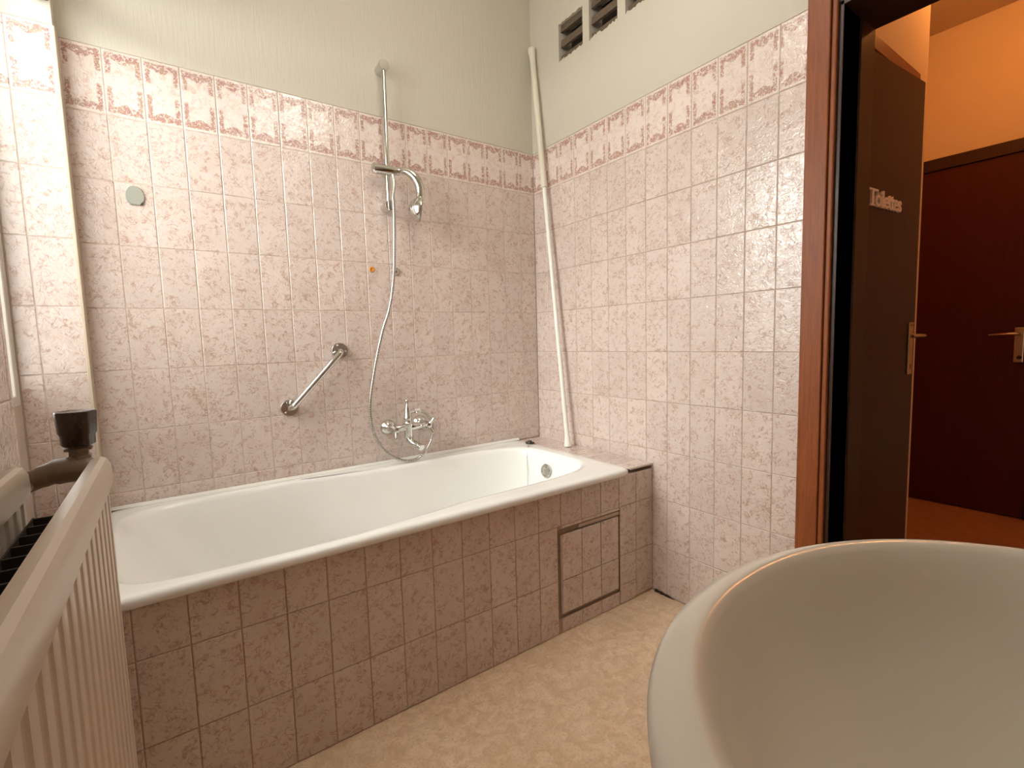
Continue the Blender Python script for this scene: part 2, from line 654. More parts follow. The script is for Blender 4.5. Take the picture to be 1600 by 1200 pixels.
# tiles on the left wall before the niche
le = [NY0 - 0.001, -1.0025] + [-1.0025 - 0.1 * k for k in range(1, 7)]
for y1, y0 in zip(le, le[1:]):
    for j in range(0, 7):
        z1 = 2.0 - 0.2 * j - 0.005
        tile(wl, (WX, (y0 + y1) / 2, z1 - 0.1), y1 - y0, 0.2, R(90), 'border' if j == 0 else 'tile')
bm = nb()
for k in range(10):
    for j in range(0, 10):
        y1 = -1.6025 - 0.1 * k
        z1 = 1.995 - 0.2 * j
        box(bm, WX - .004, WX, y1 - .0985, y1 - .0015, max(z1 - .1985, 0.002), z1 - .0015)
obj('tile_field', bm, 'tile', wl, kind='stuff')

# window: frame and two casements
win = thing('window_1', 'white framed window set in the tiled niche of the left wall', 'window', (NX, (NY0 + NY1) / 2, SILL), kind=ST)


def wpart(name, bm, m, **k):
    return keep(obj(name, bm, m, **k), win)


bm = nb()
fw_ = 0.046
box(bm, NX - .07, NX, NY0, NY0 + .05, SILL, HEAD, .002)
box(bm, NX - .07, NX, NY1 - fw_, NY1, SILL, HEAD, .002)
box(bm, NX - .07, NX, NY0 + .05, NY1 - fw_, SILL, SILL + .03, .002)
box(bm, NX - .07, NX, NY0 + .05, NY1 - fw_, HEAD - .05, HEAD, .002)
wpart('window_frame', bm, 'win_frame')
wpart('pane', box(nb(), NX - .012, NX - .008, NY0 + .05, NY1 - fw_, SILL + .03, HEAD - .05), 'glass')
# brown roller blind cassette at the head of the niche
pel = obj('blind_cassette', box(nb(), -1.84, -1.797, NY0 + .01, NY1 - .004, 2.060, 2.15, .004, 2), 'wood_dark',
          label='brown wooden blind cassette across the top of the window niche', cat='blind')

# wall behind the camera (not in view)
bm = nb()
box(bm, -2.0, 0.0, -2.72, -2.62, 0, 2.0, mi=0)
box(bm, -2.0, 0.0, -2.72, -2.62, 2.0, CEIL, mi=1)
obj('wall_front', bm, ['tile', 'paint'], kind=ST, label='tiled wall behind the camera and washbasin', cat='wall')

# hallway shell
obj('wall_hall_end', box(nb(), 2.2, 2.3, -2.9, 0.6, 0, CEIL), 'hall_wall', kind=ST,
    label='orange lit end wall of the hallway above the mahogany door', cat='wall')
bm = nb()
# the partition with the toilet door: openings x 0.23 .. 0.93
YW = -1.300
box(bm, T, 0.230, YW, YW + .10, 0, CEIL)
box(bm, 0.940, 1.085, YW, YW + .10, 0, CEIL)
box(bm, 0.230, 0.940, YW, YW + .10, 2.03, CEIL)
box(bm, 1.0, 1.085, YW + .10, 0.6, 0, CEIL)
obj('wall_hall_left', bm, 'hall_wall', kind=ST, label='orange lit hallway partition above the toilet door', cat='wall')
obj('wall_hall_right', box(nb(), T, 2.2, -2.92, -2.82, 0, CEIL), 'hall_wall', kind=ST,
    label='right wall of the hallway', cat='wall')
obj('wall_hall_back', box(nb(), T, 2.2, 0.5, 0.6, 0, CEIL), 'hall_wall', kind=ST,
    label='wall at the closed end of the hallway', cat='wall')

# bathroom door frame
fr = thing('trim_1', 'varnished reddish wooden door frame around the bathroom doorway', 'door frame', (0, DY1, 0), kind=ST)


def fpart(name, bm, m):
    return keep(obj(name, bm, m), fr)


fpart('casing', box(nb(), -0.018, 0.0, -1.374, -1.312, 0, 2.06, .003, 2), 'wood_frame')
fpart('moulding', box(nb(), -0.012, 0.0, -1.389, -1.3745, 0, 2.05, .004, 2), 'wood_frame')
fpart('casing', box(nb(), -0.018, 0.0, -2.32, -2.258, 0, 2.06, .003, 2), 'wood_frame')
fpart('head_casing', box(nb(), -0.018, 0.0, -2.258, -1.374, 2.0, 2.06, .003, 2), 'wood_frame')
fpart('jamb', box(nb(), 0.0, 0.112, -1.400, -1.388, 0, 1.975, .001), 'wood_dark')
fpart('stop', box(nb(), 0.112, T + .012, -1.404, -1.390, 0, 1.965, .001), 'wood_door')
fpart('jamb', box(nb(), 0.0, T, -2.23, -2.218, 0, 1.975, .001), 'wood_dark')
fpart('head_jamb', box(nb(), 0.0, T + .012, -2.218, -1.3905, 1.963, 1.985, .001), 'wood_dark')

# ---- toilet door, slightly ajar
tf = thing('trim_2', 'brown wooden casing around the toilet door in the hallway', 'door frame', (0.6, YW, 0), kind=ST)
keep(obj('head_casing', box(nb(), 0.215, 0.945, YW - .016, YW, 2.03, 2.078, .002), 'wood_frame'), tf)
keep(obj('casing', box(nb(), 0.955, 0.995, YW - .016, YW, 0, 2.03, .002), 'wood_frame'), tf)

dpos = Vector((0.245, -1.3025, 0.0))
dang = math.atan2(-0.0345, 0.515)
door = bpy.data.objects.new('door_1', None)
COL.objects.link(door)
door.location = dpos
door.rotation_euler = (0, 0, dang)
door['kind'] = ST
door['label'] = 'dark brown toilet door standing slightly ajar with pale wooden lettering'
door['category'] = 'door'
obj('door_leaf', box(nb(), 0.0, 0.652, 0.0, 0.04, 0.008, 2.021, .002), 'wood_door', door)
# handle set on the door
hx = 0.607
bm = nb()
box(bm, hx - .0185, hx + .0185, -0.007, 0.0, 0.880, 1.090, .003, 2)
hp = obj('handle_plate', bm, 'brass', door)
bm = nb()
tube(bm, [(hx, -.006, 1.035), (hx, -.045, 1.035), (hx - .012, -.052, 1.035), (hx - .05, -.053, 1.036), (hx - .115, -.050, 1.036)],
     [.009, .008, .0078, .007, .0055], 12)
obj('handle_lever', bm, 'brass', hp, smooth=True, angle=60)
for z in (0.905, 0.893):
    obj('keyhole', box(nb(), hx - .003, hx + .003, -.0075, -.0069, z - (.012 if z > .9 else .003) + .012, z + .016, 0), 'void', hp)
for dx in (-.010, .010):
    bm = nb()
    lathe(bm, (hx + dx, -.0068, 1.078), (0, -1, 0), [(0, .003), (.001, .0028), (.0014, .0)], 10)
    obj('screw', bm, 'void', hp, smooth=True)

# lettering "Toilettes"


def text_mesh(s, size, sx, depth, spacing):
    cu = bpy.data.curves.new('letters', 'FONT')
    cu.body = s
    cu.size = size
    cu.extrude = depth
    cu.space_character = spacing
    cu.offset = 0.0016
    tmp = bpy.data.objects.new('letters_tmp', cu)
    COL.objects.link(tmp)
    dg = bpy.context.evaluated_depsgraph_get()
    me = bpy.data.meshes.new_from_object(tmp.evaluated_get(dg))
    bpy.data.objects.remove(tmp)
    for v in me.vertices:
        x, y, z = v.co
        v.co = (x * sx, -z, y)
    return me


sign = thing('door_lettering', 'pale cut-out wooden lettering reading Toilettes on the dark toilet door', 'sign', (0, 0, 0))
sign.location = dpos
sign.rotation_euler = (0, 0, dang)
me = text_mesh('oilettes', 0.082, 1.0, 0.004, 0.86)
xs = [v.co.x for v in me.vertices]
k = 0.212 / (max(xs) - min(xs))
m0 = min(xs)
for v in me.vertices:
    v.co.x = (v.co.x - m0) * k + 0.2505
    v.co.z += 1.504
    v.co.y -= 0.0045
me.materials.append(M['letter'])
o = bpy.data.objects.new('letters', me)
COL.objects.link(o)
o.parent = sign
bm = nb()       # capital T with serifs, letter feet for i and l
box(bm, 0.224, 0.2385, -.0085, -.0005, 1.504, 1.557)
box(bm, 0.212, 0.2505, -.0085, -.0005, 1.502, 1.508)
box(bm, 0.193, 0.271, -.0085, -.0005, 1.554, 1.5605)
box(bm, 0.193, 0.199, -.0085, -.0005, 1.541, 1.556)
box(bm, 0.265, 0.271, -.0085, -.0005, 1.541, 1.556)
obj('capital_letter', bm, 'letter', sign)

# ---- mahogany door at the hallway end
d2 = thing('door_2', 'dark mahogany door at the end of the hallway', 'door', (2.2, -1.08, 0), kind=ST)
keep(obj('door_leaf', box(nb(), 2.172, 2.2, -1.515, -0.67, 0.006, 1.982, .002), 'wood_maho'), d2)
cs = keep(obj('door_casing', box(nb(), 2.16, 2.2, -1.58, -0.60, 1.982, 2.050, .003), 'wood_dark'), d2)
keep(obj('door_casing', box(nb(), 2.16, 2.2, -1.58, -1.517, 0, 1.982, .003), 'wood_dark'), d2)
keep(obj('door_casing', box(nb(), 2.16, 2.2, -0.668, -0.60, 0, 1.982, .003), 'wood_dark'), d2)
hp = keep(obj('handle_plate', box(nb(), 2.164, 2.172, -1.478, -1.438, 0.865, 1.055, .004, 2), 'brass'), d2)
bm = nb()
tube(bm, [(2.164, -1.458, 1.022), (2.125, -1.458, 1.022), (2.118, -1.450, 1.022), (2.117, -1.40, 1.020), (2.12, -1.345, 1.017)],
     [.009, .0085, .008, .0065, .004], 10)
lv = obj('handle_lever', bm, 'brass', smooth=True, angle=60)
lv.parent = hp
bm = nb()
lathe(bm, (2.1645, -1.462, 0.893), (-1, 0, 0), [(0, .011), (.002, .010), (.0022, 0)], 14)
kh = obj('keyhole', bm, 'void')
kh.parent = hp

# ---- vents
for i, (a, b) in enumerate(VENTS):
    nm = ['nearest the corner', 'in the middle of the three', 'nearest the door'][i]
    v = thing('wall_vent', 'square vent hole with dusty brown slats in cream wall, ' + nm, 'vent', (0, (a + b) / 2, VZ0),
              'three slatted vent holes in the right wall')
    keep(obj('dark_backing', box(nb(), 0.080, 0.089, a + .001, b - .001, VZ0 + .001, VZ1 - .001), 'void'), v)  # near-black sheet standing in for the shade deep in the hole
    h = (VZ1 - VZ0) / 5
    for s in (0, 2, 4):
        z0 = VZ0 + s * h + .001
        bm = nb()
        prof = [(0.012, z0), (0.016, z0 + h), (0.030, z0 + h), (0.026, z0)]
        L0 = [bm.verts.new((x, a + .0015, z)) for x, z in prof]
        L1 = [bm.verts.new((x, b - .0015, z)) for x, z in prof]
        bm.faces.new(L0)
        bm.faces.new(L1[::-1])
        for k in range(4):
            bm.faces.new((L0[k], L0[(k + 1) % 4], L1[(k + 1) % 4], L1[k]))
        keep(obj('slat', bm, 'slat_brown'), v)
    # ragged plaster lip along the lower and upper edge
    for (zb, sgn, amp) in ((VZ0, 1, .011), (VZ1, -1, .006)):
        bm = nb()
        y = a
        prev = None
        while y < b - .001:
            hh = random.uniform(.0, amp)
            q = (bm.verts.new((-.0012, y, zb - sgn * .002)), bm.verts.new((-.0012, y, zb + sgn * hh)), bm.verts.new((.004, y, zb + sgn * hh * .8)))
            if prev:
                bm.faces.new((prev[0], q[0], q[1], prev[1]))
                bm.faces.new((prev[1], q[1], q[2], prev[2]))
            prev = q
            y = min(y + random.uniform(.005, .012), b - .0001)
        keep(obj('plaster_edge', bm, 'paint'), v)

# ================================================================== BATH
# tiled surround: masonry body with front tiles and the ledge at the foot
AY = -0.745
sur = thing('bath_surround', 'pink tiled masonry apron and foot ledge boxing in the white bathtub', 'bath surround', (-0.9, AY, 0))
PX0, PX1, PZ0, PZ1 = -0.519, -0.198, 0.055, 0.388      # access opening
bm = nb()
yb, yf = AY + .045, AY + .0018
box(bm, -1.792, PX0, yf, yb, 0.001, 0.521)
box(bm, PX1, -0.001, yf, yb, 0.001, 0.521)
box(bm, PX0, PX1, yf, yb, 0.001, PZ0)
box(bm, PX0, PX1, yf, yb, PZ1, 0.521)
box(bm, -0.138, -0.001, yb, -0.002, 0.001, 0.530)
box(bm, -1.790, -0.138, -0.02, -0.002, 0.001, 0.500)
keep(obj('masonry', bm, 'grout_dark'), sur)
rows = [(0.4, 0.5235), (0.2, 0.4), (0.001, 0.2)]
for k in range(0, 18):
    x1 = -0.0015 if k == 0 else -0.103 - 0.1 * (k - 1)
    x0 = -0.103 - 0.1 * k if k < 17 else -1.79
    if k == 0:
        x0 = -0.103
    if k == 17:
        x1 = -1.703
    rr = list(rows)
    if k == 1:
        rr = [(0.4, 0.5235), (0.2, 0.4), (0.079, 0.2), (0.001, 0.079)]
    if k == 0:
        rr = [(0.4, 0.5235), (0.2, 0.4), (0.079 - .07, 0.2)]
    for z0, z1 in rr:
        a, b, c, d_ = x0, x1, z0, z1
        # cut the tiles around the access opening
        if b > PX0 + .002 and a < PX1 - .002 and c < PZ1:
            if a >= PX1 - .03:
                a = PX1
            elif b <= PX0 + .03:
                b = PX0
            elif c < PZ0:
                d_ = PZ0
            elif d_ > 0.39:
                c = PZ1
            else:
                continue
        if b - a < .006 or d_ - c < .008:
            continue
        tile(sur, ((a + b) / 2, AY, (c + d_) / 2), b - a, d_ - c)
# ledge tiles at the tap end
ly = [-0.003, -0.100, -0.200, -0.300, -0.400, -0.500, -0.600, -0.668, -0.742]
for y1, y0 in zip(ly, ly[1:]):
    tile(sur, (-0.070, (y0 + y1) / 2, 0.5455), 0.134, y1 - y0, 0, 'tile', 'ledge_tile', R(-90))
keep(obj('ledge_trim', box(nb(), -0.137, -0.002, -0.7465, -0.7425, 0.537, 0.5450, .001), 'cream_plastic'), sur)

# access panel: loose tiled plate in the apron
pan = thing('access_panel', 'loose tiled access panel with grey gaps set in the bath apron', 'access panel', ((PX0 + PX1) / 2, AY, PZ0))
keep(obj('panel_plate', box(nb(), PX0 + .0015, PX1 - .0015, AY + .009, AY + .022, PZ0 + .0015, PZ1 - .0015), 'mortar'), pan)
pe = [-0.499, -0.4015, -0.3025, -0.2055]
for a, b in zip(pe, pe[1:]):
    for c, d_ in ((0.070, 0.196), (0.196, 0.366)):
        tile(pan, ((a + b) / 2, AY + .0005, (c + d_) / 2), b - a, d_ - c)
keep(obj('mortar_strip', box(nb(), -0.415, PX1 - .002, AY + .0035, AY + .009, 0.371, 0.384, .001), 'grout'), pan)
keep(obj('panel_edge', box(nb(), -0.5035, -0.4995, AY + .001, AY + .009, 0.072, 0.364, .0008), 'grout'), pan)

# ---- bathtub
tub = thing('bathtub', 'white enamelled bathtub along the tiled back wall', 'bathtub', (-0.965, -0.38, 0.001))
N = 320
ZT = 0.549


def sgnpow(c, p):
    return math.copysign(abs(c) ** p, c)


def sstep(a, b, x):
    t = min(1, max(0, (x - a) / (b - a)))
    return t * t * (3 - 2 * t)


def outer(i, z, grow=0.0):
    th = 2 * math.pi * (i + .5) / N
    c, s = math.cos(th), math.sin(th)
    e = 2 / 30.0
    return Vector((-0.967 + (0.8240 + grow) * sgnpow(c, e), -0.382 + (0.3765 + grow) * sgnpow(s, e), z))


def inner(i, z, xl=-1.757, xr=-0.198, hs=1.0, yc=-0.378, shoulder=1.0, n=4.6, inset=0.0):
    th = 2 * math.pi * (i + .5) / N
    c, s = math.cos(th), math.sin(th)
    cx, ax = (xl + xr) / 2, (xr - xl) / 2
    n = n if c > 0 else 6.5
    x = cx + ax * sgnpow(c, 2 / n)
    hw = 0.2925 + 0.0525 * shoulder * (1 - sstep(-1.120, -1.062, x))
    y = yc + (hw * hs - inset) * sgnpow(s, 2 / n)
    return Vector((x, y, z))


rings = []
spec = []
spec.append([outer(i, 0.523, -.006) for i in range(N)])
spec.append([outer(i, 0.524, 0.0) for i in range(N)])
spec.append([outer(i, 0.530, 0.0025) for i in range(N)])
spec.append([outer(i, 0.540, 0.0020) for i in range(N)])
spec.append([outer(i, 0.5465, -.003) for i in range(N)])
spec.append([outer(i, ZT, -.011) for i in range(N)])
# rim top to the inner edge
A_ = [outer(i, ZT, -.011) for i in range(N)]
B_ = [inner(i, ZT - .001) for i in range(N)]
for t in (0.5, 0.85):
    spec.append([A_[i].lerp(B_[i], t) for i in range(N)])
spec.append(B_)
spec.append([inner(i, 0.5435, xl=-1.751, xr=-0.205, inset=.006) for i in range(N)])
spec.append([inner(i, 0.530, xl=-1.742, xr=-0.210, inset=.011) for i in range(N)])
for t in (0.08, 0.2, 0.35, 0.5, 0.65, 0.78):
    z = 0.52 - 0.39 * t
    spec.append([inner(i, z, xl=-1.738 + 0.33 * t, xr=-0.212 - 0.075 * t, inset=.014 + .05 * t, shoulder=1 + .35 * t) for i in range(N)])
spec.append([inner(i, 0.185, xl=-1.43, xr=-0.30, inset=.075, shoulder=1.2) for i in range(N)])
spec.append([inner(i, 0.155, xl=-1.385, xr=-0.335, inset=.105, shoulder=.8) for i in range(N)])
spec.append([inner(i, 0.142, xl=-1.33, xr=-0.38, inset=.145, shoulder=.3) for i in range(N)])
spec.append([inner(i, 0.138, xl=-1.22, xr=-0.48, inset=.20, shoulder=.2) for i in range(N)])
bm = nb()
for ring in spec:
    rings.append([bm.verts.new(p) for p in ring])
for a, b in zip(rings, rings[1:]):
    for k in range(N):
        bm.faces.new((a[k], a[(k + 1) % N], b[(k + 1) % N], b[k]))
bm.faces.new(rings[-1])
body = keep(obj('tub_shell', bm, 'enamel', smooth=True, angle=75), tub)
# sealant bead towards the wall
bm = nb()
pr = [(-.0020, .5475), (-.0020, .5580), (-.0030, .5570), (-.0110, .5495), (-.0110, .5475)]
L0 = [bm.verts.new((-1.785, y, z)) for y, z in pr]
L1 = [bm.verts.new((-0.14, y, z)) for y, z in pr]
bm.faces.new(L0)
bm.faces.new(L1[::-1])
for k in range(5):
    bm.faces.new((L0[k], L0[(k + 1) % 5], L1[(k + 1) % 5], L1[k]))
keep(obj('sealant', bm, 'white_plastic'), tub)
# feet hidden under the shell keep it on the floor
for fx in (-1.15, -0.55):
    keep(obj('foot', box(nb(), fx - .03, fx + .03, -0.5, -0.26, 0.001, 0.150, .004), 'dull_chrome'), tub)
# overflow rosette on the tap end
bm = nb()
ox = -0.226
lathe(bm, (ox, -0.335, 0.467), (-1, 0, 0.10),
      [(-.012, .024), (.004, .031), (.010, .031), (.0135, .028), (.0135, .023), (.0115, .0215), (.0125, .019), (.0145, .008), (.015, 0)], 32)
ov = keep(obj('overflow_rosette', bm, 'dull_chrome', smooth=True, angle=40), tub)
# drain in the floor of the tub
bm = nb()
lathe(bm, (-0.50, -0.378, 0.136), (0, 0, 1), [(0, .030), (.004, .033), (.006, .030), (.003, .024), (.002, 0)], 24)
keep(obj('drain', bm, 'chrome', smooth=True, angle=40), tub)

# plug on the rim with its chain
pl = thing('bath_plug', 'black rubber bath plug lying on the tub rim with a hanging chain', 'plug', (-0.158, -0.122, ZT))
bm = nb()
lathe(bm, (-0.158, -0.122, ZT + .0002), (0.05, 0.0, 1), [(0, .021), (.004, .023), (.007, .0215), (.008, .012), (.016, .007), (.0165, 0)], 20)
keep(obj('stopper', bm, 'rubber', smooth=True, angle=40), pl)
bm = nb()
cp = catmull([(-0.160, -0.124, ZT + .016), (-0.185, -0.150, ZT + .010), (-0.212, -0.178, ZT + .001), (-0.2285, -0.195, ZT - .012),
              (-0.240, -0.204, ZT - .05), (-0.254, -0.225, ZT - .12), (-0.272, -0.245, ZT - .22), (-0.30, -0.268, ZT - .32)], 7)
tube(bm, cp, 0.0013, 6)
keep(obj('chain', bm, 'dull_chrome', smooth=True), pl)

# ================================================================== SHOWER FITTINGS
ry = -0.052
xr0, xr1 = -0.800, -0.804
rail = thing('shower_rail', 'chrome riser rail fixed upright on the wall above the mixer', 'shower rail', (-0.80, 0, 1.63))


def rp(name, bm, m='chrome', ang=32):
    return keep(obj(name, bm, m, smooth=True, angle=ang), rail)


bm = nb()
tube(bm, [(xr1, ry, 1.622), (xr0, ry, 2.172)], .0092, 16)
rp('rail', bm)
for x, z in ((xr0, 2.178), (xr1, 1.628)):
    bm = nb()
    lathe(bm, (x + .002, 0.001, z), (0, -1, 0), [(0, .0195), (.028, .0205), (.060, .0215), (.0645, .0200), (.0650, 0)], 24)
    rp('wall_bracket', bm)
sz = 1.768
bm = nb()
lathe(bm, (-0.868, ry - .004, sz - .001), (1, 0, 0.02), [(0, .016), (.003, .0205), (.045, .0215), (.085, .0205), (.089, .016), (.089, 0)], 20)
sl = rp('slider', bm)
bm = nb()
lathe(bm, (-0.783, ry - .008, sz), (0.92, -0.38, -0.05), [(0, .014), (.014, .0165), (.027, .016), (.029, .012)], 18)
rp('holder', bm)

# hand shower hanging in the holder
hsx = thing('hand_shower', 'chrome hand shower with curved handle hooked on the riser slider', 'hand shower', (-0.76, -0.075, 1.60))
bm = nb()
path = catmull([(-0.792, -0.062, 1.758), (-0.763, -0.071, 1.770), (-0.735, -0.085, 1.768), (-0.710, -0.097, 1.752), (-0.692, -0.104, 1.722),
                (-0.686, -0.106, 1.690), (-0.690, -0.107, 1.662), (-0.700, -0.104, 1.640), (-0.712, -0.099, 1.624)], 6)
n = len(path)
rr = []
for i in range(n):
    t = i / (n - 1)
    rr.append(0.0110 + 0.0075 * sstep(.05, .4, t) - 0.002 * sstep(.6, .8, t) + 0.004 * sstep(.8, 1, t))
tube(bm, path, rr, 16)
keep(obj('handle', bm, 'chrome', smooth=True, angle=60), hsx)
bm = nb()
hd = Vector((0.93, -0.34, -0.14))
hc = Vector((-0.706, -0.096, 1.618))
lathe(bm, hc, hd, [(-.030, 0), (-.028, .014), (-.021, .027), (-.010, .040), (.004, .049), (.014, .053), (.019, .053)], 36)
keep(obj('shower_head', bm, 'chrome', smooth=True, angle=50), hsx)
bm = nb()
lathe(bm, hc + hd.normalized() * .0185, hd, [(0, .051), (.004, .049), (.0055, .040), (.006, 0)], 36)
keep(obj('spray_plate', bm, 'grey_plastic', smooth=True, angle=50), hsx)

# hose
bm = nb()
hp_ = catmull([(-0.790, -0.0735, 1.750), (-0.788, -0.080, 1.715), (-0.797, -0.086, 1.66), (-0.797, -0.086, 1.60), (-0.800, -0.082, 1.48),
               (-0.806, -0.073, 1.344), (-0.829, -0.069, 1.213), (-0.865, -0.064, 1.108), (-0.906, -0.062, 0.952), (-0.932, -0.062, 0.80),
               (-0.919, -0.066, 0.685), (-0.872, -0.072, 0.605), (-0.800, -0.078, 0.5615), (-0.727, -0.078, 0.566), (-0.674, -0.076, 0.625),
               (-0.658, -0.073, 0.695), (-0.677, -0.070, 0.742), (-0.705, -0.070, 0.765), (-0.722, -0.072, 0.771)], 14)
tube(bm, hp_, .0064, 10)
hose = obj('shower_hose', bm, 'dull_chrome', smooth=True,
           label='long metal shower hose hanging from the slider and looping to the mixer', cat='hose')
bm = nb()
# spiral ribbing as stacked rings along the hose
acc = 0.0
for a, b in zip(hp_, hp_[1:]):
    dl = (b - a).length
    acc += dl
    if acc > 0.0065:
        acc = 0
        dd = (b - a).normalized()
        tube(bm, [a - dd * .0016, a, a + dd * .0016], [.0062, .0074, .0062], 8, caps=False)
keep(obj('hose_rib', bm, 'chrome', smooth=True), hose)

# mixer
MX, MZ = -0.782, 0.705
mix = thing('bath_mixer', 'chrome wall mounted bath mixer with two three-armed handles', 'mixer tap', (MX, 0, MZ))


def mp_(name, bm, m='chrome', ang=50):
    return keep(obj(name, bm, m, smooth=True, angle=ang), mix)


inl = [(-0.838, 0.702), (-0.690, 0.705)]
for x, z in inl:
    bm = nb()
    lathe(bm, (x, 0.001, z), (0, -1, 0), [(0, .034), (.006, .034), (.016, .030), (.024, .018), (.028, .0135), (.060, .0135), (.062, .016), (.078, .016), (.079, 0)], 28)
    mp_('escutcheon', bm)
bm = nb()
tube(bm, [(-0.838, -0.070, .702), (-0.805, -0.078, .704), (-0.764, -0.082, .705), (-0.725, -0.078, .705), (-0.690, -0.070, .705)],
     [.0135, .0150, .0190, .0150, .0135], 18)
mp_('cross_body', bm)
bm = nb()
lathe(bm, (MX + .004, -0.082, .655), (0, 0, 1),
      [(0, .012), (.004, .0165), (.03, .019), (.055, .020), (.062, .0225), (.066, .0225), (.070, .017), (.085, .016), (.088, .0185), (.092, .0185), (.096, .0145),
       (.128, .0140), (.146, .0065), (.149, .0052), (.157, .0048), (.158, .0095), (.163, .0105), (.167, .009), (.168, 0)], 24)
mp_('column', bm)
bm = nb()
tube(bm, catmull([(MX + .004, -0.082, .668), (MX + .006, -0.090, .650), (MX + .016, -0.112, .634), (MX + .026, -0.138, .628), (MX + .030, -0.152, .622)], 5),
     [.0155] * 6 + [.0145] * 6 + [.0135] * 5 + [.014] * 4, 16)
mp_('spout', bm)
bm = nb()
tube(bm, [(MX + .012, -0.082, .771), (MX + .034, -0.078, .772)], .0085, 14)
tube(bm, [(MX + .034, -0.078, .772), (MX + .064, -0.072, .771)], .0105, 6)
mp_('hose_outlet', bm, ang=30)
for (x, z, a0) in ((-0.838, .702, 0.35), (-0.690, .705, 0.9)):
    bm = nb()
    lathe(bm, (x, -0.074, z), (0, -1, 0), [(0, .012), (.014, .0105), (.022, .012), (.034, .0105), (.037, 0)], 16)
    hdl = mp_('handle', bm)
    bm = nb()
    for q in range(3):
        a = a0 + q * 2 * math.pi / 3
        dx, dz = math.cos(a), math.sin(a)
        tube(bm, [(x + dx * .006, -.098, z + dz * .006), (x + dx * .024, -.104, z + dz * .024), (x + dx * .036, -.109, z + dz * .036), (x + dx * .042, -.111, z + dz * .042)],
             [.0080, .0062, .0085, .004], 10)
    ar = obj('handle_arm', bm, 'chrome', smooth=True, angle=50)
    ar.parent = hdl

# grab rail
gr = thing('grab_rail', 'short angled chrome grab rail on the tiles above the bathtub', 'grab rail', (-1.126, 0, 0.93))
g0, g1 = Vector((-1.227, 0, .827)), Vector((-1.025, 0, 1.040))
for g in (g0, g1):
    bm = nb()
    lathe(bm, g + Vector((0, .0005, 0)), (0, -1, 0), [(0, .033), (.004, .033), (.009, .030), (.010, .0)], 28)
    fl = keep(obj('flange', bm, 'chrome', smooth=True, angle=40), gr)
    for q in range(3):
        a = R(90 + 120 * q + 20)
        bm = nb()
        lathe(bm, g + Vector((math.cos(a) * .0225, -.0085, math.sin(a) * .0225)), (0, -1, 0), [(0, .0045), (.0022, .0040), (.003, 0)], 10)
        s = obj('screw', bm, 'dull_chrome', smooth=True)
        s.parent = fl
dv = (g1 - g0).normalized()
oy = Vector((0, -1, 0))
bm = nb()
tube(bm, catmull([g0 + oy * .004, g0 + oy * .022 + dv * .002, g0 + oy * .040 + dv * .013, g0 + oy * .047 + dv * .036,
                  g1 + oy * .047 - dv * .036, g1 + oy * .040 - dv * .013, g1 + oy * .022 - dv * .002, g1 + oy * .004], 7), .0118, 18)
keep(obj('bar', bm, 'chrome', smooth=True), gr)

# curtain pole leaning in the corner
pb, ptp = Vector((-0.058, -0.292, 0.5465)), Vector((-0.020, -0.035, 2.485))
pole = thing('curtain_pole', 'white telescopic shower curtain pole leaning in the corner on the ledge', 'pole', pb)
ax = (ptp - pb).normalized()
Lp = (ptp - pb).length
bm = nb()
lathe(bm, pb, ax, [(0.004, .0105), (Lp * .655, .0105)], 18)
keep(obj('lower_tube', bm, 'white_plastic', smooth=True, angle=40), pole)
bm = nb()
lathe(bm, pb, ax, [(Lp * .645, .0110), (Lp * .647, .0155), (Lp * .665, .0158), (Lp * .668, .0142), (Lp - .01, .0142)], 18)
keep(obj('upper_tube', bm, 'cream_plastic', smooth=True, angle=40), pole)
bm = nb()
lathe(bm, pb, ax, [(0.0002, .0185), (.008, .0185), (.020, .0165), (.045, .0125), (.060, .0112)], 18)
keep(obj('end_cap', bm, 'white_plastic', smooth=True, angle=40), pole)
bm = nb()
lathe(bm, pb, ax, [(Lp - .050, .0148), (Lp - .030, .0165), (Lp - .010, .0195), (Lp, .0195)], 18)
keep(obj('end_cap', bm, 'cream_plastic', smooth=True, angle=40), pole)

# small fixings on the tiles
cp_ = thing('blanking_cap', 'round grey blanking cap on the tiles at the left of the back wall', 'cap', (-1.6425, 0, 1.559))
bm = nb()
vs, vf = [], []
for k in range(26):
    a = 2 * math.pi * k / 26
    x, z = .0255 * math.cos(a), max(.0335 * math.sin(a), -.0285)
    vs.append(bm.verts.new((-1.6425 + x, 0.0005, 1.559 + z)))
    vf.append(bm.verts.new((-1.6425 + x * .93, -.0055, 1.559 + z * .93)))
for k in range(26):
    bm.faces.new((vs[k], vs[(k + 1) % 26], vf[(k + 1) % 26], vf[k]))
bm.faces.new(vf)
bm.faces.new(vs[::-1])
keep(obj('cover_disc', bm, 'grey_plastic'), cp_)
bm = nb()
q = [(-1.632, 1.5315), (-1.622, 1.5315), (-1.6245, 1.543)]
a_ = [bm.verts.new((x, -.0062, z)) for x, z in q]
b_ = [bm.verts.new((x, -.0050, z)) for x, z in q]
bm.faces.new(a_)
bm.faces.new(b_[::-1])
for k in range(3):
    bm.faces.new((a_[k], a_[(k + 1) % 3], b_[(k + 1) % 3], b_[k]))
keep(obj('notch', bm, 'rubber'), cp_)
bm = nb()
lathe(bm, (-0.8715, .0005, 1.373), (0, -1, 0), [(0, .0118), (.003, .0112), (.0045, .0085), (.003, .006), (.0028, 0)], 20)
obj('wall_plug', bm, 'orange', smooth=True, angle=40, label='small orange plastic plug in a tile left of the shower hose', cat='plug')
bm = nb()
lathe(bm, (-0.766, .0005, 1.371), (0, -1, 0), [(0, .0165), (.005, .0155), (.010, .010), (.011, 0)], 20)
